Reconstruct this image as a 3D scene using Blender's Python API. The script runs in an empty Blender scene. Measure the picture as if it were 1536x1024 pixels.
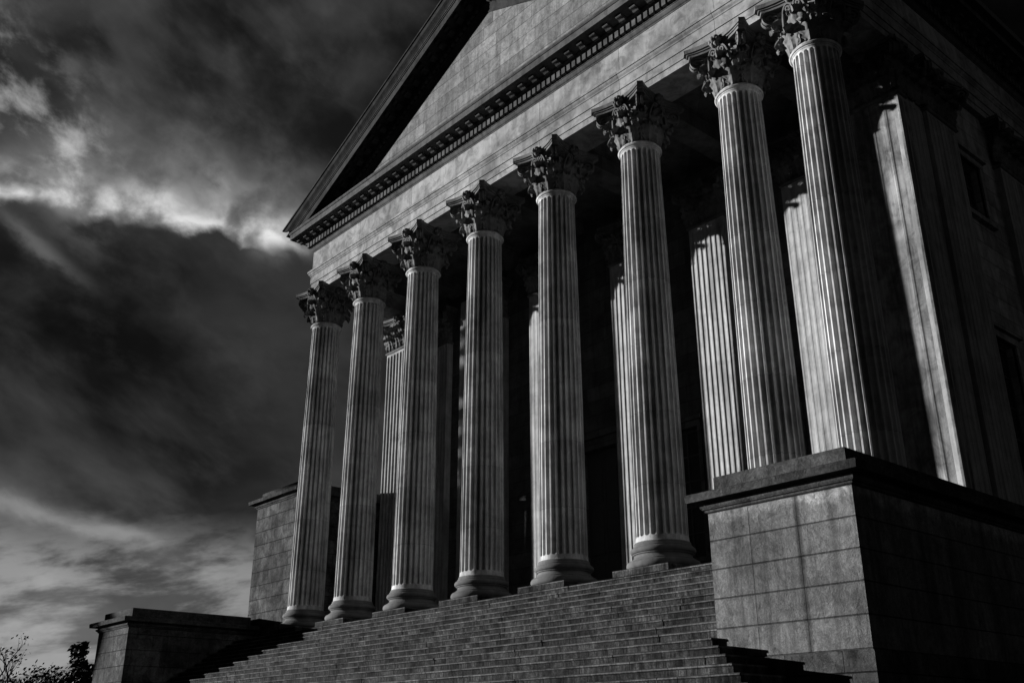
import bpy, math, random
from mathutils import Vector, Matrix

R = math.radians
sc = bpy.context.scene
COL = sc.collection
PI = math.pi

# ------------------------------------------------------------------ helpers
class MB:
    """collects shapes and links them as one mesh object"""
    def __init__(self):
        self.v = []; self.f = []
    def add(self, vs, fs):
        n = len(self.v)
        self.v += [tuple(p) for p in vs]
        self.f += [tuple(i + n for i in f) for f in fs]
    def box(self, x0, x1, y0, y1, z0, z1):
        self.add([(x0,y0,z0),(x1,y0,z0),(x1,y1,z0),(x0,y1,z0),(x0,y0,z1),(x1,y0,z1),(x1,y1,z1),(x0,y1,z1)],
                 [(0,3,2,1),(4,5,6,7),(0,1,5,4),(1,2,6,5),(2,3,7,6),(3,0,4,7)])
    def grid(self, rows, closed_u=False, closed_v=False):
        """rows: list of equal-length point lists"""
        n = len(rows); m = len(rows[0]); fs = []
        for i in range(n if closed_v else n-1):
            for j in range(m if closed_u else m-1):
                a = i*m+j; b = i*m+(j+1) % m
                c = ((i+1) % n)*m+(j+1) % m; d = ((i+1) % n)*m+j
                fs.append((a, b, c, d))
        self.add([p for r in rows for p in r], fs)
    def lathe(self, prof, n=48, c=(0, 0, 0)):
        rows = []
        for r, z in prof:
            rows.append([(c[0]+r*math.cos(2*PI*i/n), c[1]+r*math.sin(2*PI*i/n), c[2]+z) for i in range(n)])
        self.grid(rows, closed_u=True)
    def ngon(self, pts):
        self.add(pts, [tuple(range(len(pts)))])
    def prism(self, pts, off):
        """closed polygon pts extruded by vector off"""
        n = len(pts); o = Vector(off)
        q = [tuple(Vector(p)+o) for p in pts]
        fs = [tuple(range(n-1, -1, -1)), tuple(range(n, 2*n))]
        for i in range(n):
            j = (i+1) % n
            fs.append((i, j, n+j, n+i))
        self.add(list(pts)+q, fs)
    def tube(self, pts, rads, n=6):
        rows = []
        for i, p in enumerate(pts):
            p = Vector(p)
            a = Vector(pts[max(i-1, 0)]); b = Vector(pts[min(i+1, len(pts)-1)])
            t = (b-a).normalized()
            u = t.orthogonal().normalized(); w = t.cross(u)
            rows.append([tuple(p+rads[i]*(math.cos(2*PI*k/n)*u+math.sin(2*PI*k/n)*w)) for k in range(n)])
        self.grid(rows, closed_u=True)
    def build(self, name, mat, parent=None, smooth=None, loc=None):
        me = bpy.data.meshes.new(name)
        me.from_pydata(self.v, [], self.f)
        me.update()
        import bmesh
        bm = bmesh.new(); bm.from_mesh(me)
        bmesh.ops.recalc_face_normals(bm, faces=bm.faces)
        if smooth is not None:
            for f in bm.faces: f.smooth = True
            lim = R(smooth)
            for e in bm.edges:
                if len(e.link_faces) == 2 and e.calc_face_angle(0) > lim: e.smooth = False
        bm.to_mesh(me); bm.free()
        me.materials.append(mat)
        o = bpy.data.objects.new(name, me); COL.objects.link(o)
        if parent is not None: o.parent = parent
        if loc is not None: o.location = loc
        return o

def empty(name, loc=(0, 0, 0)):
    o = bpy.data.objects.new(name, None); COL.objects.link(o); o.location = loc
    o.empty_display_size = .5
    return o
def tag(o, label=None, cat=None, group=None, kind=None):
    if label: o['label'] = label
    if cat: o['category'] = cat
    if group: o['group'] = group
    if kind: o['kind'] = kind
    return o
def kids(o): return [c for c in bpy.data.objects if c.parent == o]
def copy_tree(o, parent=None, loc=None):
    c = o.copy(); COL.objects.link(c); c.parent = parent
    if loc is not None: c.location = loc
    for k in kids(o): copy_tree(k, c)
    return c

# ------------------------------------------------------------------ materials (all grey: the photograph is black and white)
class NT:
    def __init__(self, nt): self.nt = nt
    def node(self, t, **kw):
        n = self.nt.nodes.new(t)
        for k, v in kw.items(): setattr(n, k, v)
        return n
    def link(self, a, b): self.nt.links.new(a, b)
    def put(self, sock, v):
        if isinstance(v, bpy.types.NodeSocket): self.link(v, sock)
        else: sock.default_value = v
    def m(self, op, a, b=0.0, c=0.0, clamp=False):
        n = self.node('ShaderNodeMath', operation=op); n.use_clamp = clamp
        self.put(n.inputs[0], a); self.put(n.inputs[1], b); self.put(n.inputs[2], c)
        return n.outputs[0]
    def rng(self, v, a, b, c=0.0, d=1.0):
        n = self.node('ShaderNodeMapRange'); n.clamp = True; n.interpolation_type = 'SMOOTHSTEP'
        self.put(n.inputs[0], v); self.put(n.inputs[1], a); self.put(n.inputs[2], b); self.put(n.inputs[3], c); self.put(n.inputs[4], d)
        return n.outputs[0]
    def vec(self, x, y, z):
        n = self.node('ShaderNodeCombineXYZ')
        self.put(n.inputs[0], x); self.put(n.inputs[1], y); self.put(n.inputs[2], z)
        return n.outputs[0]
    def noise(self, v, scale, detail=6, rough=.55, dist=0.0):
        n = self.node('ShaderNodeTexNoise'); self.link(v, n.inputs['Vector'])
        n.inputs['Scale'].default_value = scale; n.inputs['Detail'].default_value = detail
        n.inputs['Roughness'].default_value = rough; n.inputs['Distortion'].default_value = dist
        return n.outputs[0]

def stone(name, base, stain=.5, streak=.4, grain=.25, course=0, course_off=0, block=0, joint=.35, rough=.75, seed=0, bump=.35,
          riser=0, mottle=0.0, vj=(), xj=None, bvar=.22, nose=0, clean=None):
    """weathered stone; course = height of the courses, block = mean length of the blocks"""
    m = bpy.data.materials.new(name); m.use_nodes = True
    t = NT(m.node_tree); bs = m.node_tree.nodes['Principled BSDF']
    g = t.node('ShaderNodeNewGeometry'); sp = t.node('ShaderNodeSeparateXYZ'); t.link(g.outputs['Position'], sp.inputs[0])
    x, y, z = sp.outputs
    p = t.vec(t.m('ADD', x, seed*13.7), y, z)
    ps = t.vec(t.m('ADD', t.m('MULTIPLY', x, 2.6), seed*5.1), t.m('MULTIPLY', y, 2.6), t.m('MULTIPLY', z, .22))
    pf = t.vec(t.m('MULTIPLY', x, 11), t.m('MULTIPLY', y, 11), t.m('MULTIPLY', z, .8))
    big = t.rng(t.noise(p, .55, 9, .62, .4), .36, .66)
    stn = t.rng(t.noise(p, 1.9, 8, .68, .8), .40, .66)
    stk = t.rng(t.noise(ps, 1.0, 6, .6), .42, .68)
    stf = t.rng(t.noise(pf, 1.0, 4, .6), .35, .7)
    gr = t.noise(p, 34, 4, .7)
    val = t.m('MULTIPLY', t.m('SUBTRACT', 1.0, t.m('MULTIPLY', big, stain*.55)), base)
    val = t.m('MULTIPLY', val, t.m('SUBTRACT', 1.0, t.m('MULTIPLY', stn, stain*.5)))
    val = t.m('MULTIPLY', val, t.m('SUBTRACT', 1.0, t.m('MULTIPLY', stk, streak*.6)))
    val = t.m('MULTIPLY', val, t.m('SUBTRACT', 1.0, t.m('MULTIPLY', stf, streak*.3)))
    val = t.m('MULTIPLY', val, t.m('ADD', 1.0-grain*.5, t.m('MULTIPLY', gr, grain)))
    h = t.m('ADD', t.m('MULTIPLY', gr, .5), t.m('MULTIPLY', stn, .5))
    if mottle:
        mo = t.rng(t.noise(p, 4.2, 9, .72, .9), .38, .64)
        m2 = t.rng(t.noise(p, 15.0, 6, .75, 1.2), .36, .66)
        mo = t.m('ADD', t.m('MULTIPLY', mo, .42), t.m('MULTIPLY', m2, .58))
        val = t.m('MULTIPLY', val, t.m('ADD', 1.0-mottle*.55, t.m('MULTIPLY', mo, mottle)))
        h = t.m('ADD', h, t.m('MULTIPLY', mo, .6))
    if course:
        zz = t.m('DIVIDE', t.m('SUBTRACT', z, course_off), course)
        row = t.m('FLOOR', zz); fr = t.m('FRACT', zz)
        wob = t.m('MULTIPLY', t.noise(p, 3.0, 3), .012)
        d = t.m('MULTIPLY', t.m('MINIMUM', fr, t.m('SUBTRACT', 1.0, fr)), course)
        jm = t.rng(t.m('ADD', d, t.m('SUBTRACT', wob, .006)), .004, .016, 1.0, 0.0)
        if block:
            along = t.m('ADD', x, y)
            wn = t.node('ShaderNodeTexWhiteNoise', noise_dimensions='1D'); t.link(row, wn.inputs['W'])
            bb = t.m('ADD', t.m('DIVIDE', along, block), t.m('MULTIPLY', wn.outputs[0], 3.7))
            bid = t.m('FLOOR', bb); bf = t.m('FRACT', bb)
            db = t.m('MULTIPLY', t.m('MINIMUM', bf, t.m('SUBTRACT', 1.0, bf)), block)
            jb = t.rng(db, .003, .012, .8, 0.0)
            jm = t.m('MAXIMUM', jm, jb)
            w2 = t.node('ShaderNodeTexWhiteNoise', noise_dimensions='2D'); t.link(t.vec(bid, row, 0.0), w2.inputs['Vector'])
            val = t.m('MULTIPLY', val, t.m('ADD', 1.0-bvar, t.m('MULTIPLY', w2.outputs[0], 2*bvar)))
        else:
            wr = t.node('ShaderNodeTexWhiteNoise', noise_dimensions='1D'); t.link(row, wr.inputs['W'])
            val = t.m('MULTIPLY', val, t.m('ADD', .88, t.m('MULTIPLY', wr.outputs[0], .24)))
        if clean is not None:       # washed-out band with a ragged lower edge
            rag = t.m('MULTIPLY', t.m('SUBTRACT', t.noise(p, 1.6, 7, .65, .6), .5), .9)
            cb = t.rng(t.m('ADD', z, rag), clean-.10, clean+.10)
            val = t.m('MULTIPLY', val, t.m('ADD', .74, t.m('MULTIPLY', cb, .62)))
            spot = t.rng(t.noise(p, 5.2, 5, .7, .8), .60, .72)
            val = t.m('MULTIPLY', val, t.m('SUBTRACT', 1.0, t.m('MULTIPLY', spot, .45)))
        for vx, wd, amt in vj:      # rain-stained upright joints
            wob2 = t.m('MULTIPLY', t.m('SUBTRACT', t.noise(ps, 1.5, 5), .5), .5)
            dv = t.m('ABSOLUTE', t.m('ADD', t.m('SUBTRACT', x, vx), t.m('MULTIPLY', wob2, wd*2.2)))
            val = t.m('MULTIPLY', val, t.rng(dv, .0, wd, 1.0-amt, 1.0))
            jm = t.m('MAXIMUM', jm, t.rng(t.m('ABSOLUTE', t.m('SUBTRACT', x, vx)), .002, .009, .8, 0.0))
        val = t.m('MULTIPLY', val, t.m('SUBTRACT', 1.0, t.m('MULTIPLY', jm, 1-joint)))
        h = t.m('SUBTRACT', h, t.m('MULTIPLY', jm, 2.5))
    if nose:  # pale worn nosing over darker riser; colour stands in for shade under the lip
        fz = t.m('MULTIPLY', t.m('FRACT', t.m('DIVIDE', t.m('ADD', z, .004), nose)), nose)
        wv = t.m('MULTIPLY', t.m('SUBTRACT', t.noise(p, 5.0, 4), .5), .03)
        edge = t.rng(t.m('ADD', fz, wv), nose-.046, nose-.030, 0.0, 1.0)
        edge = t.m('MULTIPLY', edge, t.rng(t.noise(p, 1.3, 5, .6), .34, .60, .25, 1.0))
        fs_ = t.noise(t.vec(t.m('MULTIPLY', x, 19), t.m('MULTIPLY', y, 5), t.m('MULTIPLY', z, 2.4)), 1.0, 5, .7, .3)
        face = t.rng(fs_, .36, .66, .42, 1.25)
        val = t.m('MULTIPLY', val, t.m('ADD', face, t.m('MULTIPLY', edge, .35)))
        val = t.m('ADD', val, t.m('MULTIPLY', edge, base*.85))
    if xj:                          # fine upright joints every few metres
        fx = t.m('FRACT', t.m('DIVIDE', t.m('SUBTRACT', x, xj[1]), xj[0]))
        dj = t.m('MULTIPLY', t.m('MINIMUM', fx, t.m('SUBTRACT', 1.0, fx)), xj[0])
        jx = t.rng(dj, .004, .013, 1.0, 0.0)
        fid = t.m('FLOOR', t.m('DIVIDE', t.m('SUBTRACT', x, xj[1]), xj[0]))
        wn3 = t.node('ShaderNodeTexWhiteNoise', noise_dimensions='1D'); t.link(fid, wn3.inputs['W'])
        val = t.m('MULTIPLY', val, t.m('ADD', .90, t.m('MULTIPLY', wn3.outputs[0], .2)))
        val = t.m('MULTIPLY', val, t.m('SUBTRACT', 1.0, t.m('MULTIPLY', jx, .6)))
        h = t.m('SUBTRACT', h, t.m('MULTIPLY', jx, 2.0))
    bp = t.node('ShaderNodeBump'); bp.inputs['Strength'].default_value = bump; bp.inputs['Distance'].default_value = .02
    t.link(h, bp.inputs['Height']); t.link(bp.outputs[0], bs.inputs['Normal'])
    cc = t.node('ShaderNodeCombineColor')
    for i in range(3): t.link(val, cc.inputs[i])
    t.link(cc.outputs[0], bs.inputs['Base Color'])
    bs.inputs['Roughness'].default_value = min(1, rough+.2)
    bs.inputs['Specular IOR Level'].default_value = .05
    return m

def plain(name, v, rough=.8, noise=.4, scale=3.0):
    m = bpy.data.materials.new(name); m.use_nodes = True
    t = NT(m.node_tree); bs = m.node_tree.nodes['Principled BSDF']
    g = t.node('ShaderNodeNewGeometry')
    n = t.noise(g.outputs['Position'], scale, 6, .6)
    val = t.m('MULTIPLY', t.m('ADD', 1-noise*.5, t.m('MULTIPLY', n, noise)), v)
    cc = t.node('ShaderNodeCombineColor')
    for i in range(3): t.link(val, cc.inputs[i])
    t.link(cc.outputs[0], bs.inputs['Base Color']); bs.inputs['Roughness'].default_value = rough
    bs.inputs['Specular IOR Level'].default_value = .2
    return m

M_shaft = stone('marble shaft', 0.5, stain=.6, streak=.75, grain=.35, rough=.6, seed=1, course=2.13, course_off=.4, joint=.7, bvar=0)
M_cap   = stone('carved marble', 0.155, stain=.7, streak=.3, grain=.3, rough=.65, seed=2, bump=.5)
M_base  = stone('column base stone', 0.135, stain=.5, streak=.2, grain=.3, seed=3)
M_ent   = stone('entablature marble', 0.3, stain=.85, streak=.3, grain=.25, seed=4, xj=(4.0, 3.85))
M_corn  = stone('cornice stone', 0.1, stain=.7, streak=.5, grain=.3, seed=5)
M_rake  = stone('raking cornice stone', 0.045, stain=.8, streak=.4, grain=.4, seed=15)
M_tymp  = stone('tympanum blocks', 0.22, stain=.7, streak=.5, grain=.35, course=.62, course_off=18.8, block=2.1, joint=.28, seed=6, mottle=.55)
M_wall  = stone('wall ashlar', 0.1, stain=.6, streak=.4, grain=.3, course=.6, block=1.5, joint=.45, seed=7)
M_side  = stone('side wall ashlar', 0.36, stain=.7, streak=.5, grain=.3, course=.6, block=1.5, joint=.3, seed=16)  # wall ashlar in a paler copy, colour standing in for missing fill light
M_pil   = stone('pilaster marble', 0.34, stain=.45, streak=.6, grain=.3, seed=8)
M_pier  = stone('stained pier marble', .27, stain=.9, streak=1.0, grain=.35, seed=17, bump=.5)
M_ped   = stone('pedestal granite', 0.25, stain=.62, streak=.8, grain=1.0, course=.6, course_off=-.295, joint=.42, seed=9, mottle=.75, bump=.9, clean=.12,
                vj=((30.18, .04, .3), (31.33, .11, .62)))
M_coping= stone('coping granite', 0.075, stain=.9, streak=.5, grain=.8, seed=10, mottle=1.0, bump=.9)
M_block = stone('ashlar block wall', 0.1, stain=1.1, streak=.5, grain=.6, course=.62, course_off=.0, block=1.25, joint=.25, seed=11, mottle=.8, bump=.9)
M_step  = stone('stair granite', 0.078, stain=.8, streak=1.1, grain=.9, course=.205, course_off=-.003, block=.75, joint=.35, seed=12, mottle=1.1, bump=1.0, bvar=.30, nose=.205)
M_floor = stone('porch paving', 0.05, stain=.5, streak=.1, grain=.4, seed=14)
M_dark  = plain('window glass', .02, .15, .1)
M_wood  = plain('dark door wood', .05, .6)
M_roof  = plain('roof metal', .08, .6)
M_leaf  = plain('foliage', .009, .7, .8, 2.0)
M_bark  = plain('bark', .025, .9)
M_ground= stone('ground grass and gravel', .035, stain=.5, streak=.0, grain=.5, seed=13)

# ------------------------------------------------------------------ main dimensions (metres; z = 0 is the top of the stairs)
COLX = [4.38, 8.0, 12.0, 16.0, 20.0, 24.0, 28.0, 30.65]
XL, XR, YF = 3.8, 31.4, -.6          # faces of the architrave
YP = 5.26                            # faces of the wall pilasters
YW = 5.60                            # wall behind them
XS = 31.2                            # side wall
YB = 34.0                            # back of the building
ZR = 13.70                           # neck ring
ZA = 15.50                           # underside of the architrave
GZ = -5.95

temple = empty('temple_building', (17.5, 0, 0))
tag(temple, 'classical stone temple front with fluted columns and a pediment above broad steps', 'building')
_inv = (-17.5, 0, 0)
def part(mb, name, mat, smooth=None, parent=None):
    o = mb.build(name, mat, parent or temple, smooth)
    if parent is None: o.location = _inv
    return o

# ------------------------------------------------------------------ column: shaft (the part itself) > plinth, base, capital
def shaft_mesh():
    mb = MB(); NF = 24; S = 12
    z0, z1 = .92, ZR-.02
    def rad(z):
        t = (z-z0)/(z1-z0)
        return .745-.11*t**1.7
    a = .085                                   # half height of the flute ends
    za, zb = z0+.16, z1-.10                    # where the flutes end
    zs = [z0, z0+.03, za-.001]
    ends = [0, .12, .3, .55, .8, 1.0]
    zs += [za+a*e for e in ends]
    zs += [za+a+(zb-za-2*a)*k/10 for k in range(1, 10)]
    zs += [zb-a*e for e in reversed(ends)]
    zs += [zb+.001, z1-.03, z1]
    rows = []
    for z in zs:
        r = rad(z)
        if z < z0+.06: r += .05*(1-(z-z0)/.06)**2
        if z > z1-.06: r += .03*((z-z1+.06)/.06)**2
        if z <= za or z >= zb: w = 0
        else:
            d = min(z-za, zb-z, a)/a
            w = math.sqrt(max(0, 1-(1-d)**2))
        row = []
        for k in range(NF):
            c = 2*PI*(k+.5)/NF; half = PI/NF
            row.append((r*math.cos(c-half), r*math.sin(c-half), z))
            for j in range(S+1):
                u = -1+2*j/S
                ang = c+u*half*.77
                dep = .105*math.sqrt(max(0, w*w-u*u)) if w > 0 else 0
                rr = r-dep
                row.append((rr*math.cos(ang), rr*math.sin(ang), z))
        rows.append(row)
    mb.grid(rows, closed_u=True)
    # neck ring
    mb.lathe([(.62, ZR-.05), (.66, ZR-.05), (.66, ZR-.02), (.70, ZR-.01), (.725, ZR+.03), (.70, ZR+.07), (.665, ZR+.08), (.665, ZR+.115), (.60, ZR+.115)], 64)
    return mb

def base_mesh():
    mb = MB()
    P = [(.5, .195), (.95, .195)]
    for i in range(9):
        a = -PI/2+PI*i/8; P.append((.925+.115*math.cos(a), .31+.115*math.sin(a)))
    P += [(.90, .43), (.90, .455)]
    for i in range(7):
        a = i/6; P.append((.90-.09*math.sin(a*PI*.62)-.0*a, .455+.13*a))
    P += [(.855, .60), (.855, .625)]
    for i in range(9):
        a = -PI/2+PI*i/8; P.append((.835+.085*math.cos(a), .71+.085*math.sin(a)))
    P += [(.83, .80), (.83, .84), (.80, .86), (.795, .90), (.785, .935), (.5, .935)]
    mb.lathe(P, 72)
    return mb

# carved foliage -----------------------------------------------------
def leaf(mb, fn, s0, z0, r0, h, w, curl, lean=.05, nu=13, nv=25, th=.03):
    """acanthus leaf: fn(s, r, z) maps along-surface, outward, up"""
    L = h*.80; arc = PI*1.12*curl; tot = L+arc
    front = []; back = []
    for i in range(nv):
        v = i/(nv-1)*tot
        if v < L:
            t = v/L
            r = r0+lean*t*t; z = z0+v; n = (1, 0)
        else:
            th_ = (v-L)/curl
            cr = r0+lean+curl
            r = cr-curl*math.cos(th_); z = z0+L+curl*math.sin(th_)
            n = (-math.cos(th_)*-1 if False else -(-math.cos(th_)), -math.sin(th_))
            n = (math.cos(th_), -math.sin(th_))
        q = v/tot
        ww = w*(.62+.55*math.sin(PI*min(1, q*1.12)**.9))*(1-.55*max(0, q-.62)/.38)
        ww *= 1+.20*math.cos(q*2*PI*5)
        rf = []; rb = []
        for j in range(nu):
            u = -1+2*j/(nu-1)
            rib = .045*(1-abs(u))**.6+.028*math.cos(u*PI*3+q*1.5)*(1-.3*abs(u))-.05*u*u+.018*math.cos(q*2*PI*5)*abs(u)
            s = s0+u*ww*.5
            rf.append(fn(s, r+n[0]*rib, z+n[1]*rib))
            rb.append(fn(s, r+n[0]*(rib-th), z+n[1]*(rib-th)))
        front.append(rf); back.append(rb)
    n0 = len(mb.v)
    mb.grid(front)
    mb.grid([list(reversed(b)) for b in back])
    # edges
    mb.grid([[f[0] for f in front], [b[0] for b in back]])
    mb.grid([[f[-1] for f in front], [b[-1] for b in back]])
    mb.grid([front[-1], back[-1]])

def ribbon(mb, fn, s0, path, width, th=.035):
    """band of given width (along s) following path of (r, z)"""
    n = len(path); rows = []
    for i, (r, z) in enumerate(path):
        a = path[max(i-1, 0)]; b = path[min(i+1, n-1)]
        tx, tz = b[0]-a[0], b[1]-a[1]; l = math.hypot(tx, tz) or 1
        nx, nz = -tz/l*th, tx/l*th
        w = width*(1-.35*i/n)/2
        rows.append([fn(s0-w, r+nx, z+nz), fn(s0-w*.45, r+nx*.55, z+nz*.55), fn(s0+w*.45, r+nx*.55, z+nz*.55), fn(s0+w, r+nx, z+nz),
                     fn(s0+w, r-nx, z-nz), fn(s0-w, r-nx, z-nz)])
    mb.grid(rows, closed_u=True)
    mb.ngon(rows[-1]); mb.ngon(rows[0])

def volute_path(r0, z0, r1, z1, rad, turns=1.6, n=30):
    """stem from (r0,z0) rising to the outside top of a spiral centred at (r1,z1)"""
    P = []
    for i in range(9):
        t = i/8
        # quadratic curve to (r1, z1+rad)
        cx, cz = r0+.06, z1+rad
        P.append(((1-t)**2*r0+2*t*(1-t)*cx+t*t*r1, (1-t)**2*z0+2*t*(1-t)*cz+t*t*(z1+rad)))
    for i in range(1, n+1):
        t = i/n
        a = PI/2-turns*2*PI*t
        rr = rad*(1-.86*t)
        P.append((r1+rr*math.cos(a), z1+rr*math.sin(a)))
    return P

def flower(mb, fn, s, r, z, q=.17):
    for k in range(6):
        a = 2*PI*k/6
        pts = []
        for i in range(4):
            for j in range(6):
                ph = 2*PI*j/6; la = -PI/2+PI*(i+.5)/4
                pts.append(None)
        c = (s+.6*q*math.cos(a), z+.6*q*math.sin(a))
        rows = []
        for i in range(5):
            la = -PI/2+PI*i/4
            rows.append([fn(c[0]+.5*q*math.cos(la)*math.cos(2*PI*j/7), r+.55*q*math.sin(la)+.05, c[1]+.5*q*math.cos(la)*math.sin(2*PI*j/7)) for j in range(7)])
        mb.grid(rows, closed_u=True)
    rows = []
    for i in range(5):
        la = -PI/2+PI*i/4
        rows.append([fn(s+.45*q*math.cos(la)*math.cos(2*PI*j/7), r+.6*q*math.sin(la)+.11, z+.45*q*math.cos(la)*math.sin(2*PI*j/7)) for j in range(7)])
    mb.grid(rows, closed_u=True)

def bell_r(h):      # radius of the bell over the ring, h in 0..1.42
    return .60+.03*h+.20*max(0, (h-.75)/.67)**2

def abacus_plan(c, mid, cut, n=9):
    """square with hollow sides and cut corners, half-width c at the corners"""
    pts = []
    for k in range(4):
        ca, sa = math.cos(k*PI/2), math.sin(k*PI/2)
        for i in range(n):
            t = -1+2*i/(n-1)
            x = t*(c-cut); y = -(mid+(c-mid)*t*t)
            pts.append((ca*x-sa*y, sa*x+ca*y))
    return pts

def capital_mesh():
    mb = MB(); Z0 = ZR+.10; HT = ZA-Z0
    mb.lathe([(.3, Z0)]+[(bell_r(h), Z0+h) for h in (0, .2, .4, .6, .8, .95, 1.1, 1.25, 1.38)]+[(.86, Z0+1.40), (.86, Z0+1.44), (.3, Z0+1.44)], 40)
    def fa(t0, rr=.66):
        def fn(s, r, z):
            a = t0+s/rr
            return (r*math.cos(a), r*math.sin(a), z)
        return fn
    for k in range(8):
        a = 2*PI*(k+.5)/8
        leaf(mb, fa(a), 0, Z0, .645, .58, .54, .115, .12)
        a = 2*PI*k/8
        leaf(mb, fa(a), 0, Z0+.06, .635, 1.00, .54, .135, .20)
    for k in range(4):
        a = PI/4+k*PI/2
        # straight radial plane for the corner volutes
        def fd(s, r, z, a=a): return (r*math.cos(a)-s*math.sin(a), r*math.sin(a)+s*math.cos(a), z)
        ribbon(mb, fd, .07, volute_path(.68, Z0+.78, 1.17, Z0+1.19, .21), .11)
        ribbon(mb, fd, -.07, volute_path(.68, Z0+.78, 1.17, Z0+1.19, .21), .11)
        for da in (-.30, .30):
            leaf(mb, fa(a+da*.75), 0, Z0+.55, .66, .66, .30, .09, .16, nu=7, nv=13)
        leaf(mb, fd, 0, Z0+.70, .68, .42, .30, .09, .34, nu=7, nv=13)
        b = k*PI/2
        for sgn in (-1, 1):
            # inner helices, in the tangential plane
            def fh(s, r, z, b=b, sgn=sgn):
                t = sgn*(.42-(r-.0))
                rr = .80+.10*(z-Z0-.8)/.6+s
                return (rr*math.cos(b)-t*math.sin(b), rr*math.sin(b)+t*math.cos(b), z)
            ribbon(mb, fh, 0, volute_path(.02, Z0+.72, .27, Z0+1.22, .13, 1.4, 20), .10, .022)
        def ff(s, r, z, b=b): return (r*math.cos(b)-s*math.sin(b), r*math.sin(b)+s*math.cos(b), z)
        flower(mb, ff, 0, .92, ZA-.17, .20)
    for c, mid, z0, z1 in ((1.05, .83, ZA-.285, ZA-.20), (1.10, .88, ZA-.20, ZA-.15), (1.16, .94, ZA-.15, ZA-.012)):
        pl = abacus_plan(c, mid, .13)
        mb.prism([(x, y, z0) for x, y in pl], (0, 0, z1-z0-.001))
    return mb

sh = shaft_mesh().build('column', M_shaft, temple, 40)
pb = MB(); pb.box(-1.015, 1.015, -1.015, 1.015, .002, .195)
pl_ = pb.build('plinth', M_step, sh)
ba = base_mesh().build('base', M_base, sh, 40)
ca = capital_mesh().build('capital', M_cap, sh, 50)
for i, x in enumerate(COLX):
    o = sh if i == 0 else copy_tree(sh, temple)
    o.location = (x-17.5, 0, 0)
    o.rotation_euler = (0, 0, 0)
    o['group'] = 'fluted columns along the front'

# ------------------------------------------------------------------ entablature swept round front and flanks
def sweep(mb, prof, xl=XL, xr=XR, yf=YF, yb=YB):
    rows = [[(xl-d, yb, z), (xl-d, yf-d, z), (xr+d, yf-d, z), (xr+d, yb, z)] for d, z in prof]
    n0 = len(mb.v)
    mb.grid(rows, closed_v=True)
    k = len(prof)
    mb.f.append(tuple(n0+i*4 for i in range(k))); mb.f.append(tuple(n0+i*4+3 for i in range(k)))
ar = MB()
sweep(ar, [(-1.2, ZA), (0, ZA), (0, 15.735), (.035, 15.74), (.035, 16.03), (.07, 16.035), (.07, 16.40), (.10, 16.42), (.10, 16.46), (.15, 16.52), (.17, 16.585), (.20, 16.59), (.20, 16.69), (-1.2, 16.69)])
part(ar, 'architrave', M_ent)
fr = MB(); sweep(fr, [(-1.2, 16.69), (.03, 16.69), (.03, 17.72), (-1.2, 17.72)])
part(fr, 'frieze', M_ent)
co = MB()
sweep(co, [(-1.2, 17.72), (.05, 17.72), (.05, 17.76), (.09, 17.79), (.13, 17.87), (.13, 17.92), (.15, 17.93), (.15, 18.24), (.24, 18.25), (.29, 18.29), (.34, 18.35), (.34, 18.40),
           (.85, 18.46), (.85, 18.44), (.90, 18.44), (.90, 18.70), (.93, 18.71), (.97, 18.76), (.97, 18.81), (-1.2, 18.83)])
def dentils(mb, d0, d1, z0, z1, w, pitch):
    x = XL-d1+.001
    n = int((XR-XL+2*d1)/pitch); p = (XR-XL+2*d1-w)/n
    for i in range(n+1):
        xx = XL-d1+i*p
        mb.box(xx, xx+w, YF-d1, YF-d0+.02, z0, z1)
    y = YF-d1+p
    while y < 24:
        mb.box(XR+d0-.02, XR+d1, y, y+w, z0, z1)
        mb.box(XL-d1, XL-d0+.02, y, y+w, z0, z1)
        y += p
dentils(co, .15, .28, 17.98, 18.225, .165, .262)
def modillion(mb, o, ax, out, w=.24):
    """scroll bracket: o is the point on the soffit at the wall, ax along the wall, out outward"""
    pr = [(0, -.02), (0, .13), (.06, .155), (.12, .14), (.18, .10), (.25, .075), (.29, .08), (.32, .06), (.32, .02), (.31, -.03)]
    pts = []
    for d, dz in pr:
        pts.append((o[0]-ax[0]*w/2+out[0]*d, o[1]-ax[1]*w/2+out[1]*d, o[2]-dz))
    mb.prism(pts, (ax[0]*w, ax[1]*w, 0))
nm = 46
for i in range(nm+1):
    x = XL-.55+(XR-XL+1.1)*i/nm
    modillion(co, (x, YF-.345, 18.42), (1, 0), (0, -1))
y = YF-.345+.3
while y < 24:
    modillion(co, (XR+.345, y, 18.42), (0, 1), (1, 0)); modillion(co, (XL-.345, y, 18.42), (0, 1), (-1, 0)); y += .62
part(co, 'cornice', M_corn)

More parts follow.
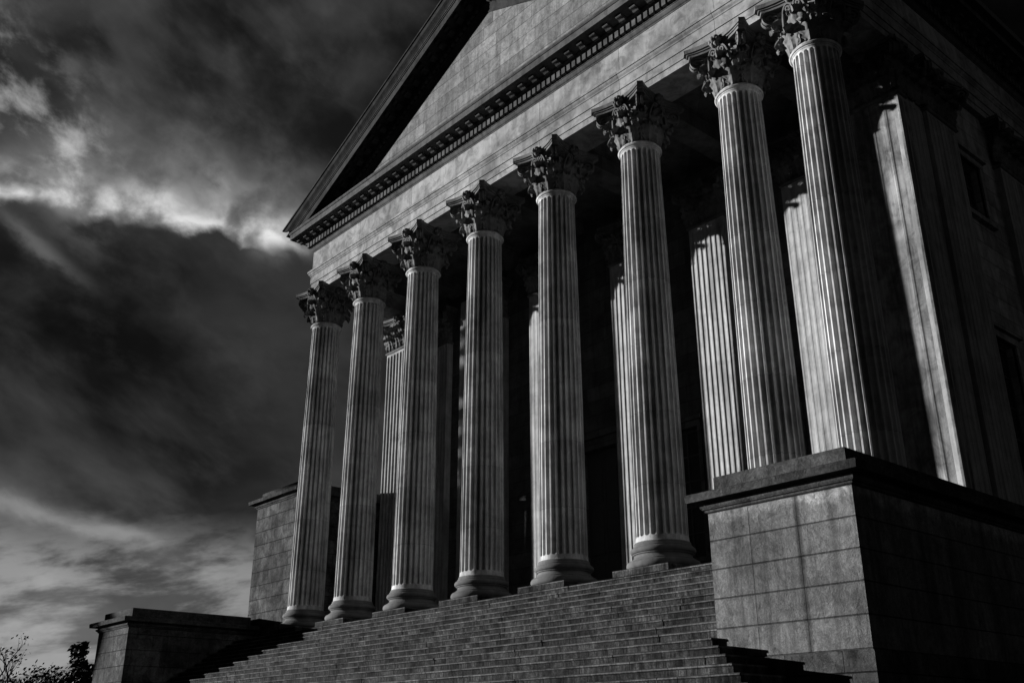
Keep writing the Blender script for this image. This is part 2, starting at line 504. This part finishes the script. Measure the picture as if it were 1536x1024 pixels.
# ------------------------------------------------------------------ pediment
XA = 16.75; SL = .472; XT = XL-1.2; ZT = 19.0
ZAP = ZT+SL*(XA-XT); SR = (ZAP-ZT)/(XR+1.2-XA)
ZC = 18.835
rk = MB()
prof = [(1.2, 0), (1.2, -.07), (1.15, -.12), (1.11, -.26), (1.02, -.40), (.97, -.50), (.97, -.56), (.945, -.58), (.945, -.64), (.915, -.66), (.915, -1.02), (.87, -1.03), (.87, -1.0),
        (.34, -1.0), (.34, -1.05), (.28, -1.12), (.20, -1.17), (.15, -1.19), (.15, -1.52), (.12, -1.55), (.08, -1.66), (.04, -1.72), (.03, -1.80), (.03, -1.86), (-.6, -1.86), (-.6, -.05)]
def rake(sgn):
    rows = []
    for d, h in prof:
        if sgn < 0:
            x0 = max(XL-d, XT+(ZC-ZT-h)/SL); z0 = ZT+SL*(x0-XT)+h
        else:
            x0 = min(XR+d, XR+1.2-(ZC-ZT-h)/SR); z0 = ZT+SR*(XR+1.2-x0)+h
        rows.append([(x0, YF-d, z0), (XA, YF-d, ZAP+h)])
    n0 = len(rk.v); rk.grid(rows, closed_v=True)
    rk.f.append(tuple(n0+2*i for i in range(len(prof))))
rake(-1); rake(1)
def T(x): return ZT+SL*(x-XT) if x < XA else ZT+SR*(XR+1.2-x)
# dentils and modillions climbing the slopes
def slope_box(x, w, d0, d1, h0, h1, sh=0):
    s = SL if x+w/2 < XA else -SR
    z = T(x+w/2)
    v = []
    for xx in (x, x+w):
        dz = s*(xx-x-w/2)
        v += [(xx, YF-d0, z+h0+dz), (xx, YF-d1, z+h0+dz), (xx, YF-d1, z+h1+dz), (xx, YF-d0, z+h1+dz)]
    rk.add(v, [(0, 1, 2, 3), (7, 6, 5, 4), (0, 4, 5, 1), (1, 5, 6, 2), (2, 6, 7, 3), (3, 7, 4, 0)])
x = XT
while x < XR:
    if T(x+.08)-1.48 > 18.9 and abs(x+.08-XA) > .2: slope_box(x, .165, .13, .28, -1.47, -1.23)
    x += .262
x = XT
while x < XR:
    if T(x+.12)-1.24 > 18.9 and abs(x+.12-XA) > .25:
        slope_box(x, .24, .33, .62, -1.22, -.99); slope_box(x+.001, .238, .6, .79, -1.12, -.99)
    x += .61
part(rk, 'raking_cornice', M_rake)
ty = MB()
ty.prism([(XL+.2, YF-.0, ZC), (XR-.2, YF-.0, ZC), (XA, YF-.0, T(XA)-1.0)], (0, .5, 0))
part(ty, 'tympanum', M_tymp)
ro = MB()
for xa, xb, za, zb in ((XT+.05, XA, ZT-.05, ZAP-.07), (XA, XR+1.15, ZAP-.07, ZT-.05)):
    ro.prism([(xa, YF-1.0, za), (xb, YF-1.0, zb), (xb, YF-1.0, zb-.25), (xa, YF-1.0, za-.25)], (0, YB-YF+2, 0))
part(ro, 'roof', M_roof)

# ------------------------------------------------------------------ walls, floor, porch ceiling
def wall_with_holes(mb, u0, u1, z0, z1, holes, t0, t1, axis):
    """wall in the plane of axis 'x' (u = x) or 'y' (u = y), thickness t0..t1, rectangular holes (ua,ub,za,zb)"""
    us = sorted({u0, u1, *[h[0] for h in holes], *[h[1] for h in holes]})
    for a, b in zip(us, us[1:]):
        cuts = sorted([(h[2], h[3]) for h in holes if h[0] <= a and h[1] >= b])
        z = z0; spans = []
        for ca_, cb_ in cuts:
            if ca_ > z: spans.append((z, ca_))
            z = cb_
        if z < z1: spans.append((z, z1))
        for p, q in spans:
            if axis == 'x': mb.box(a, b, t0, t1, p, q)
            else: mb.box(t0, t1, a, b, p, q)
PX = [6.0+4.12*i for i in range(6)]
bays = [(PX[i]+PX[i+1])/2 for i in range(5)]
fw_holes = []
for i, b in enumerate(bays):
    if i == 2: fw_holes.append((b-.95, b+.95, .0, 6.4))
    elif i >= 3: fw_holes += [(b-.75, b+.75, 1.6, 6.2)]
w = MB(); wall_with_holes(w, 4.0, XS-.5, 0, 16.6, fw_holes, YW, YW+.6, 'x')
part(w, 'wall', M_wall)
side_bays = [7.6+4.95*i for i in range(4)]
sw_holes = []
for b in side_bays: sw_holes += [(b-.78, b+.78, 2.0, 6.9), (b-.78, b+.78, 11.1, 13.15)]
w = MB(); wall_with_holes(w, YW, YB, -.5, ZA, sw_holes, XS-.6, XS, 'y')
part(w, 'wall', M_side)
w = MB(); w.box(3.9, 4.5, 5.7, YB, -.5, ZA)
part(w, 'wall', M_wall)
fl = MB(); fl.box(3.36, 31.62, -.96, YB, -.60, -.014)
part(fl, 'stylobate', M_floor)
ce = MB(); ce.box(4.6, 30.6, .3, 6.0, 16.35, 16.55)
for x in COLX:
    ce.box(x-.45, x+.45, .61, 5.0, 15.62, 16.34)
part(ce, 'ceiling', M_wall)

# windows and door: frame and pane as sub-parts of the opening
def window(axis, c, zc0, zc1, hw, t):
    MF = M_wall if axis == 'x' else M_side
    m = MB(); g = MB(); s = MB()
    def bx(mb, ua, ub, za, zb, d0, d1):
        if axis == 'x': mb.box(ua, ub, t-d1, t-d0, za, zb)
        else: mb.box(t+d0, t+d1, ua, ub, za, zb)
    fwd = .17
    bx(m, c-hw-fwd, c-hw, zc0, zc1, -.06, .06); bx(m, c+hw, c+hw+fwd, zc0, zc1, -.06, .06)
    bx(m, c-hw-fwd, c+hw+fwd, zc1, zc1+.22, -.06, .08); bx(m, c-hw-.28, c+hw+.28, zc1+.222, zc1+.34, -.06, .20); bx(m, c-hw-.22, c+hw+.22, zc1+.342, zc1+.40, -.06, .13)
    o = part(m, 'window', MF)
    bx(s, c-hw-.26, c+hw+.26, zc0-.16, zc0-.002, -.06, .17)
    part(s, 'sill', MF, None, o)
    f = MB()
    bx(f, c-hw, c-hw+.08, zc0, zc1, -.34, -.26); bx(f, c+hw-.08, c+hw, zc0, zc1, -.34, -.26)
    bx(f, c-hw+.08, c+hw-.08, zc0, zc0+.08, -.34, -.26); bx(f, c-hw+.08, c+hw-.08, zc1-.08, zc1, -.34, -.26)
    bx(f, c-.03, c+.03, zc0+.08, zc1-.08, -.335, -.265)
    n = max(1, int((zc1-zc0)/1.0))
    for i in range(1, n+1):
        z = zc0+(zc1-zc0)*i/(n+1)
        bx(f, c-hw+.08, c-.03, z-.025, z+.025, -.33, -.27); bx(f, c+.03, c+hw-.08, z-.025, z+.025, -.33, -.27)
    part(f, 'frame', M_wood, None, o)
    bx(g, c-hw+.05, c+hw-.05, zc0+.05, zc1-.05, -.31, -.30)
    part(g, 'pane', M_dark, None, o)
for i, b in enumerate(bays):
    if i != 2:
        if i >= 3: window('x', b, 1.6, 6.2, .75, YW)
for b in side_bays:
    window('y', b, 2.0, 6.9, .78, XS); window('y', b, 11.1, 13.15, .78, XS)
b = bays[2]
d = MB(); d.box(b-.95, b-.01, YW+.30, YW+.40, .02, 6.4); d.box(b+.01, b+.95, YW+.30, YW+.40, .02, 6.4)
for sx in (-1, 1):
    for z in (.4, 2.4, 4.4):
        x0, x1 = sorted((b+sx*.15, b+sx*.8)); d.box(x0, x1, YW+.26, YW+.31, z, z+1.7)
do = part(d, 'door', M_wood)
d = MB(); d.box(b-1.2, b-.95, YW-.10, YW+.1, 0, 6.4); d.box(b+.95, b+1.2, YW-.10, YW+.1, 0, 6.4); d.box(b-1.25, b+1.25, YW-.12, YW+.1, 6.402, 6.8); d.box(b-1.4, b+1.4, YW-.3, YW+.1, 6.802, 7.0)
part(d, 'frame', M_wall, None, do)

# ------------------------------------------------------------------ pilasters and corner piers
def flat_flutes(mb, fn, s0, s1, z0, z1, n, depth_back, dep=.035):
    """fluted panel: fn(s, r, z); r=0 is the face"""
    W = s1-s0; fil = .055; S = 10
    fw = (W-fil*(n+1))/n; a = fw/2
    za, zb = z0+.12, z1-.10
    ends = [0, .15, .35, .6, 1.0]
    zs = [z0, za-.001]+[za+a*e for e in ends]+[za+a+(zb-za-2*a)*k/6 for k in range(1, 6)]+[zb-a*e for e in reversed(ends)]+[zb+.001, z1]
    rows = []
    for z in zs:
        if z <= za or z >= zb: w_ = 0
        else:
            d_ = min(z-za, zb-z, a)/a; w_ = math.sqrt(max(0, 1-(1-d_)**2))
        row = [fn(s0, -depth_back, z), fn(s0, 0, z)]
        for k in range(n):
            c = s0+fil+a+k*(fw+fil)
            for j in range(S+1):
                u = -1+2*j/S
                row.append(fn(c+u*a, -dep*math.sqrt(max(0, w_*w_-u*u)) if w_ else 0, z))
        row += [fn(s1, 0, z), fn(s1, -depth_back, z)]
        rows.append(row)
    mb.grid(rows)
def band(mb, fn, s0, s1, prof, back, ends=True):
    """moulding of profile (d, z) along a face with mitred returns"""
    rows = []
    for d_, z in prof:
        rows.append([fn(s0-d_, -back, z), fn(s0-d_, d_, z), fn(s1+d_, d_, z), fn(s1+d_, -back, z)])
    mb.grid(rows)
BASEP = [(-.02, .002), (.16, .002), (.16, .19), (.13, .195), (.15, .25), (.13, .36), (.07, .40), (.05, .52), (.08, .58), (.10, .66), (.07, .74), (.03, .78), (.02, .86), (0, .92), (-.03, .92)]
RINGP = [(-.02, ZR-.04), (.02, ZR-.03), (.06, ZR), (.07, ZR+.03), (.06, ZR+.07), (.02, ZR+.08), (.02, ZR+.11), (-.03, ZR+.11)]
def face_capital(mb, fn, W, back):
    Z0 = ZR+.10; hw = W/2
    rows = []
    for h in (0, .4, .8, 1.0, 1.15, 1.3, 1.42):
        e = -.05+.12*max(0, (h-.75)/.67)**2
        rows.append([fn(-hw-e, -back, Z0+h), fn(-hw-e, e, Z0+h), fn(hw+e, e, Z0+h), fn(hw+e, -back, Z0+h)])
    mb.grid(rows)
    for s in (-hw*.66, 0, hw*.66): leaf(mb, fn, s, Z0, .0, .58, .54, .11, .12)
    for s in (-hw*.95, -hw*.33, hw*.33, hw*.95): leaf(mb, fn, s, Z0+.06, -.01, .98, .50, .13, .18)
    for sg in (-1, 1):
        def fd(s, r, z, sg=sg): return fn(sg*(hw-.12+r*.71)-s*.71*sg, r*.71+s*.71, z)
        for s in (-.06, .06): ribbon(mb, fd, s, volute_path(0, Z0+.78, .44, Z0+1.19, .20), .11)
        def fh(s, r, z, sg=sg): return fn(sg*(.44-r), .06+.1*(z-Z0-.8)/.6+s, z)
        ribbon(mb, fh, 0, volute_path(.02, Z0+.72, .27, Z0+1.22, .13, 1.4, 20), .10, .022)
        leaf(mb, fn, sg*hw*.62, Z0+.55, 0, .62, .30, .09, .16, nu=7, nv=13)
    flower(mb, fn, 0, .14, ZA-.17, .20)
    for e, z0, z1 in ((.24, ZA-.285, ZA-.2), (.29, ZA-.2, ZA-.15), (.36, ZA-.15, ZA-.012)):
        pts = [fn(hw+e, -back, z0)]
        for i in range(9):
            t = 1-2*i/8
            pts.append(fn(t*(hw+e-.06), e-.22*(1-t*t), z0))
        pts.append(fn(-hw-e, -back, z0))
        up = Vector((0, 0, z1-z0-.001)); mb.prism(pts, up)
def make_pilaster(fn, W, back, n=7, dep=.035, mat=None):
    """returns shaft with base and capital children"""
    m = MB(); flat_flutes(m, fn, -W/2, W/2, .90, ZR-.03, n, back, dep)
    o = part(m, 'pilaster', mat or M_pil)
    bm_ = MB(); band(bm_, fn, -W/2, W/2, BASEP, back); part(bm_, 'base', M_base, None, o)
    c = MB(); band(c, fn, -W/2, W/2, RINGP, back); face_capital(c, fn, W, back)
    part(c, 'capital', M_cap, 50, o)
    return o
def front_fn(xc, yf): return lambda s, r, z: (xc+s, yf-r, z)
def side_fn(yc, xf): return lambda s, r, z: (xf+r, yc+s, z)
for x in PX:
    make_pilaster(front_fn(x-.20, 4.75) if abs(x-14.24) < .1 else front_fn(x, YP), 1.6, .9, 7, .012 if x > 25 or abs(x-14.24) < .1 else .035)['group'] = 'fluted pilasters along the wall'
for i in range(5):
    make_pilaster(side_fn(5.68+4.95*i, 31.43), 1.86, .4)['group'] = 'fluted pilasters along the wall'
ws = MB(); ws.box(7.84, 8.30, 5.22, 5.75, .002, 15.4); part(ws, 'added_strip', M_pil)  # added pale strip, placed to catch a sliver of sun on the dark wall
make_pilaster(front_fn(4.40, 4.05), 1.86, 1.5, 7, .06)
# right corner pier: wide front face, plain edge, fluted side
cp = MB(); cp.box(29.7, 31.28, 3.33, 4.72, .002, ZA-.3)
core = make_pilaster(front_fn(30.40, 3.25), 1.80, .5, 4, .03, M_pier)
part(cp, 'pier_core', M_pil, None, core)
cs = MB(); flat_flutes(cs, side_fn(4.05, 31.305), -.79, .65, .90, ZR-.03, 5, .2)
part(cs, 'side_face', M_pil, None, core)
cs = MB(); face_capital(cs, side_fn(4.05, 31.305), 1.5, .2); part(cs, 'side_capital', M_cap, 50, core)

# ------------------------------------------------------------------ stairs
st = MB(); NS = 29; RZ = .205; TR = .33
srnd = random.Random(3)
for i in range(0, NS+1):
    z = -RZ*i-.001; yf = -1.02-TR*i
    xr = 29.13 if i < 12 else 29.55+.40*(i-12)
    x = .13
    while x < xr-.001:          # each course is laid of blocks, none quite in line
        w_ = srnd.uniform(.9, 2.3)
        x1 = min(x+w_, xr)
        if xr-x1 < .5: x1 = xr
        jy = srnd.uniform(-.010, .010); jz = srnd.uniform(-.007, .004)
        yb = -.95 if x1 < 29.1 or i < 12 else -4.47
        lip = srnd.uniform(.022, .034); ch = srnd.uniform(.010, .022)
        a = yf+jy; zt = z+jz
        pr = [(a, z-RZ-.03), (a, zt-.056), (a-lip, zt-.050), (a-lip, zt-ch), (a-lip+ch*.8, zt), (yb, zt), (yb, z-RZ-.03)]
        g_ = .003
        st.prism([(x+g_, p_, q_) for p_, q_ in pr], (x1-x-2*g_, 0, 0))
        x = x1
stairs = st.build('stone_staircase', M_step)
tag(stairs, 'broad flight of worn granite steps rising to the row of columns', 'stairs')

# ------------------------------------------------------------------ pedestal walls
def ring_sweep(mb, prof, x0, x1, y0, y1):
    rows = [[(x0-d, y0-d, z), (x1+d, y0-d, z), (x1+d, y1+d, z), (x0-d, y1+d, z)] for d, z in prof]
    n0 = len(mb.v); mb.grid(rows, closed_u=True)
    k = (len(prof)-1)*4
    mb.f.append((n0+k, n0+k+1, n0+k+2, n0+k+3)); mb.f.append((n0+3, n0+2, n0+1, n0))
def pedestal(name, x0, x1, y0, y1, zb, zt, mat, label, cop=.40, sc_=1.0, cx=(.0, .0)):
    f = zt-.80*sc_
    m = MB(); ring_sweep(m, [(0, zb), (0, f)], x0, x1, y0, y1)
    o = m.build(name, mat); tag(o, label, 'wall')
    c = MB()
    ring_sweep(c, [(.0, f+.001), (.05, f+.02), (.05, f+.06), (.09, f+.07), (.12, f+.11), (.12, f+.15*sc_), (.06, f+.16*sc_), (.06, f+.235*sc_), (.31, f+.245*sc_), (.31, f+.225*sc_), (.33, f+.225*sc_), (.34, f+.35*sc_), (.345, f+.38*sc_), (.30, f+.41*sc_), (-.10, f+.425*sc_)], x0, x1, y0, y1)
    c.build('cornice', M_coping, o)
    c = MB(); ring_sweep(c, [(-.12, f+.42*sc_), (-.12, zt-.02), (-.14, zt)], x0, x1, y0, y1)
    c.build('coping', M_coping, o)
    return o
pedestal('pedestal_wall', 29.15, 32.60, -4.5, 30, GZ, 1.10, M_ped, 'large lit granite pedestal wall with moulded cornice on the right of the steps')
pw = [o for o in bpy.data.objects if o.name == 'pedestal_wall'][0]
c = MB(); ring_sweep(c, [(0, GZ), (.05, GZ), (.05, -2.76), (.03, -2.715), (0, -2.70)], 29.15, 32.60, -4.5, 30)
c.build('base_course', M_block, pw)
pedestal('pedestal_wall', -3.25, .10, -5.7, -.1, GZ, 1.06, M_block, 'low dark pedestal wall with moulded cornice on the left of the steps')
pedestal('block_wall', -.80, 3.0, .0, 20, GZ, 6.84, M_block, 'tall ashlar block wall standing behind the leftmost column', sc_=.95)

# ------------------------------------------------------------------ ground and trees
g = MB(); g.add([(-3000, -3000, GZ), (3000, -3000, GZ), (3000, 3000, GZ), (-3000, 3000, GZ)], [(0, 1, 2, 3)])
tag(g.build('ground', M_ground), 'dark open ground around the building', None, None, 'structure')

def limb(mb, rnd, p, d, l, r, depth, tips, spread=.6):
    pts = [Vector(p)]; dd = Vector(d).normalized(); n = 4
    for i in range(n):
        dd = (dd+Vector((rnd.uniform(-1, 1), rnd.uniform(-1, 1), rnd.uniform(-.4, .8)))*.14).normalized()
        pts.append(pts[-1]+dd*l/n)
    mb.tube([tuple(q) for q in pts], [r*(1-.5*i/n) for i in range(n+1)], 6)
    if depth == 0:
        tips.append(pts[-1]); return
    for k in range(rnd.choice((2, 3, 3))):
        q = pts[rnd.choice((2, 3, 4))]
        nd = (dd+Vector((rnd.uniform(-1, 1), rnd.uniform(-1, 1), rnd.uniform(-.2, .7)))*spread).normalized()
        limb(mb, rnd, q, nd, l*rnd.uniform(.55, .8), r*.55, depth-1, tips, spread)
def tree(name, loc, h, crown, seed, label, leaves=2600, leaf_size=.3, lean=(0, 0), depth=3, shape=1.0, group=None, cz=.35):
    rnd = random.Random(seed)
    root = empty(name, loc); tag(root, label, 'tree', group)
    t = MB(); tips = []
    limb(t, rnd, (0, 0, -.2), (lean[0], lean[1], 1), h*.42, h*.028, depth, tips)
    t.build('trunk', M_bark, root, 60)
    if leaves:
        c = MB()
        cl = [Vector(q) for q in tips]
        for k in range(int(leaves/90)):
            a = rnd.uniform(0, 2*PI); rr = crown*math.sqrt(rnd.random()); z = h*(cz+(1-cz)*rnd.random())
            f = math.sin(PI*min(1, max(0, (z/h-cz+.10)/(1.15-cz))))**.6
            cl.append(Vector((rr*f*math.cos(a)*shape+lean[0]*z, rr*f*math.sin(a)*shape+lean[1]*z, z)))
        for k in range(leaves):
            b_ = rnd.choice(cl); s_ = crown*.22
            q = b_+Vector((rnd.gauss(0, s_), rnd.gauss(0, s_), rnd.gauss(0, s_*.7)))
            n_ = Vector((rnd.gauss(0, 1), rnd.gauss(0, 1), rnd.gauss(0, 1))).normalized(); u = n_.orthogonal().normalized(); w_ = n_.cross(u)
            s = leaf_size*rnd.uniform(.5, 1.2)
            c.add([tuple(q-u*s), tuple(q+w_*s*.5), tuple(q+u*s), tuple(q-w_*s*.5)], [(0, 1, 2, 3)])
        c.build('crown', M_leaf, root)
    return root
CAMP = Vector((42.441, -21.655, -4.334))
def polar(az, dist):     # degrees left of +Y as seen from the camera's place
    a = R(az); return (CAMP.x-math.sin(a)*dist, CAMP.y+math.cos(a)*dist, GZ)
tree('bare_tree', polar(75.5, 95), 9.4, 1.4, 11, 'nearly bare tree with bent branches at the far left edge', leaves=150, leaf_size=.16, lean=(.10, .22), depth=4)
tree('dense_tree', polar(71.5, 66), 7.3, .7, 5, 'narrow dense tree standing close behind the low left pedestal', leaves=4200, leaf_size=.16)
far = [(76.3, 150, 8.2, 5), (74.6, 160, 7.8, 5.5), (73.7, 150, 8.3, 5.5), (72.9, 140, 9.2, 5.5), (72.1, 145, 9.3, 5.5), (71.2, 145, 8.9, 5.5), (70.3, 150, 8.9, 5), (75.4, 140, 7.0, 5.5), (73.3, 120, 7.0, 5.5), (72.4, 115, 7.2, 5.5)]
for i, (az, di, h, cr) in enumerate(far):
    tree('distant_tree', polar(az, di), h, cr, 40+i, 'low dark tree in the distant row on the horizon', leaves=9000, leaf_size=.26, depth=2, cz=.08, group='dark trees along the horizon')

# an added, unseen tree far left, shaped to shade the left of the porch
tree('added_shade_tree', (-38.05, -25.0, GZ), 29.5, 1.35, 77, 'added unseen shade tree far out to the left of the steps', leaves=11000, leaf_size=.30, depth=0, cz=.648)

# ------------------------------------------------------------------ sun and sky
SUN_AZ, SUN_EL = 58.0, 7.5            # degrees left of straight in front of the facade
sv = Vector((-math.sin(R(SUN_AZ))*math.cos(R(SUN_EL)), -math.cos(R(SUN_AZ))*math.cos(R(SUN_EL)), math.sin(R(SUN_EL))))
l = bpy.data.lights.new('sun', 'SUN'); l.energy = 5.0; l.angle = R(.5); l.color = (1, 1, 1)
lo = bpy.data.objects.new('sun', l); COL.objects.link(lo); lo.location = (-60, -60, 40)
lo.rotation_euler = sv.to_track_quat('Z', 'Y').to_euler()

world = bpy.data.worlds.new('World'); sc.world = world; world.use_nodes = True
t = NT(world.node_tree); bg = world.node_tree.nodes['Background']; bg.inputs[1].default_value = .1
sky = t.node('ShaderNodeTexSky'); sky.sky_type = 'NISHITA'; sky.sun_disc = False
sky.sun_elevation = R(SUN_EL); sky.sun_rotation = R(180+SUN_AZ)
bw = t.node('ShaderNodeRGBToBW'); t.link(sky.outputs[0], bw.inputs[0])
tc = t.node('ShaderNodeTexCoord'); sp = t.node('ShaderNodeSeparateXYZ'); t.link(tc.outputs['Generated'], sp.inputs[0])
dx, dy, dz = sp.outputs
az = t.m('MULTIPLY', t.m('ARCTAN2', t.m('MULTIPLY', dx, -1.0), dy), 180/PI)
el = t.m('MULTIPLY', t.m('ARCSINE', dz), 180/PI)
# cloud fields are laid out in degrees of bearing and height on the dome
def nz(sa, se, shear, seed, detail=7, rough=.58, dist=.6):
    return t.noise(t.vec(t.m('MULTIPLY', az, sa), t.m('MULTIPLY', t.m('ADD', el, t.m('MULTIPLY', az, shear)), se), seed), 1.0, detail, rough, dist)
n1 = nz(.085, .125, -.12, 3.1, 6, .52, .3)
n2 = nz(.24, .36, -.25, 7.7, 9, .60, .12)
n3 = nz(.13, .42, .16, 1.3, 8, .58, .15)
n4 = nz(.20, .27, -.10, 5.9, 2.5, .45, .25)
wob = t.m('SUBTRACT', n2, .5)
puff = t.m('ABSOLUTE', t.m('SUBTRACT', n4, .5))          # billows
def gauss(v, c, s_):
    d_ = t.m('DIVIDE', t.m('SUBTRACT', v, c), s_)
    return t.m('EXPONENT', t.m('MULTIPLY', t.m('MULTIPLY', d_, d_), -1.0))
def mul(*v):
    o = v[0]
    for q in v[1:]: o = t.m('MULTIPLY', o, q)
    return o
def add(*v):
    o = v[0]
    for q in v[1:]: o = t.m('ADD', o, q)
    return o
# dark deck with soft lighter folds
base = add(t.rng(n1, .38, .66, .012, .068), t.m('MULTIPLY', t.rng(n2, .48, .72), .022))
n5 = nz(.115, .22, -.42, 12.4, 5, .5, .25)
base = add(base, t.m('MULTIPLY', t.rng(n5, .48, .74), .055), mul(gauss(az, 60.5, 5.5), gauss(el, 19.0, 7.5), .040))
# the heavy dark bank below the bright rim
rim_e = add(26.4, t.m('MULTIPLY', wob, 2.6), t.m('MULTIPLY', puff, 6.0), t.m('MULTIPLY', gauss(az, 70.0, 5.5), 1.2))
de = add(el, t.m('MULTIPLY', rim_e, -1.0), t.m('MULTIPLY', t.m('SUBTRACT', n4, .5), .8))
below = mul(t.rng(de, .5, -1.2), t.rng(el, 11.0, 15.5))
base = t.m('MULTIPLY', base, t.m('SUBTRACT', 1.0, t.m('MULTIPLY', below, .45)))
# light streaming over its top edge
glow = add(t.m('MULTIPLY', t.m('EXPONENT', t.m('MULTIPLY', t.m('MAXIMUM', de, 0.0), -1.3)), .8), t.m('MULTIPLY', t.m('EXPONENT', t.m('MULTIPLY', t.m('MAXIMUM', de, 0.0), -.42)), .22))
glow = mul(glow, t.rng(de, -1.0, .45))
along = mul(t.rng(az, 60.5, 64.5), t.rng(az, 84.0, 78.0))
rim = mul(glow, along, t.rng(nz(.26, .30, .1, 9.4, 5, .55, .05), .36, .60, .20, 1.0))
# broken bright patch high on the left, running down to the right
pat_c = t.m('ADD', el, t.m('MULTIPLY', t.m('SUBTRACT', az, 78.5), -.55))
pat = mul(gauss(pat_c, 31.2, 2.7), t.rng(az, 72.0, 76.5), t.rng(t.m('ADD', n2, t.m('MULTIPLY', puff, .5)), .46, .70))
haze = mul(gauss(el, 29.5, 4.0), gauss(az, 75.0, 6.0), .035)
# slanting shaft under the rim at the far left
strk = mul(gauss(add(el, t.m('MULTIPLY', wob, 2.4)), t.m('ADD', 25.0, t.m('MULTIPLY', t.m('SUBTRACT', az, 77.0), .62)), .55), gauss(az, 77.0, 2.4), t.rng(n2, .36, .60, .25, 1.0))
# lit bands low over the horizon
low = mul(t.rng(add(el, t.m('MULTIPLY', t.m('SUBTRACT', n3, .5), 7.0)), 12.5, 9.0), t.rng(n3, .42, .60, .035, .27))
low2 = mul(gauss(add(el, t.m('MULTIPLY', wob, 1.6)), t.m('ADD', 11.4, t.m('MULTIPLY', t.m('SUBTRACT', az, 76.0), .16)), .45), t.rng(az, 66.0, 71.0), .16)
# unseen sky dimmed to cut fill light; one side kept bright for right-hand faces
fill_mask = t.m('MULTIPLY', t.m('MULTIPLY', t.rng(az, 38.0, 54.0), t.rng(az, 98.0, 84.0)), t.rng(el, 62.0, 44.0))
east_fill = t.m('MULTIPLY', t.m('MULTIPLY', t.rng(az, -150.0, -110.0), t.rng(az, -20.0, -60.0)), t.rng(el, 60.0, 30.0))
fill_mask = t.m('ADD', t.m('ADD', .03, t.m('MULTIPLY', east_fill, 1.0)), t.m('MULTIPLY', fill_mask, .97))
tot = add(base, low, low2, haze, t.m('MULTIPLY', rim, 1.25), t.m('MULTIPLY', pat, .42), t.m('MULTIPLY', strk, .12), t.m('MULTIPLY', mul(gauss(az, 64.0, 1.3), gauss(el, 27.3, 1.0), t.rng(n2, .35, .6)), .40))
tr = t.m('MULTIPLY', t.m('DIVIDE', tot, .37), fill_mask)
# cloud transmission times the clear sky (evened out so that the haze near the sun does not burn)
clear = t.m('POWER', t.m('MAXIMUM', bw.outputs[0], .05), .35)
val = t.m('MULTIPLY', tr, clear)
cc = t.node('ShaderNodeCombineColor')
for i in range(3): t.link(val, cc.inputs[i])
t.link(cc.outputs[0], bg.inputs[0])

# ------------------------------------------------------------------ camera
cam = bpy.data.cameras.new('camera'); cam.sensor_width = 36.0; cam.lens = 36*1497.5/1536; cam.clip_end = 10000; cam.clip_start = .1
co_ = bpy.data.objects.new('camera', cam); COL.objects.link(co_)
yaw, pit, rol = .8544, .3855, -.0017
f = Vector((-math.sin(yaw)*math.cos(pit), math.cos(yaw)*math.cos(pit), math.sin(pit)))
r = Vector((math.cos(yaw), math.sin(yaw), 0)); u = r.cross(f)
c_, s_ = math.cos(rol), math.sin(rol)
r, u = c_*r+s_*u, -s_*r+c_*u
co_.matrix_world = Matrix(((r.x, u.x, -f.x, CAMP.x), (r.y, u.y, -f.y, CAMP.y), (r.z, u.z, -f.z, CAMP.z), (0, 0, 0, 1)))
sc.camera = co_
sc.view_settings.view_transform = 'Standard'; sc.view_settings.look = 'None'
sc.view_settings.exposure = 1.05; sc.view_settings.gamma = 1; sc.view_settings.use_curve_mapping = False
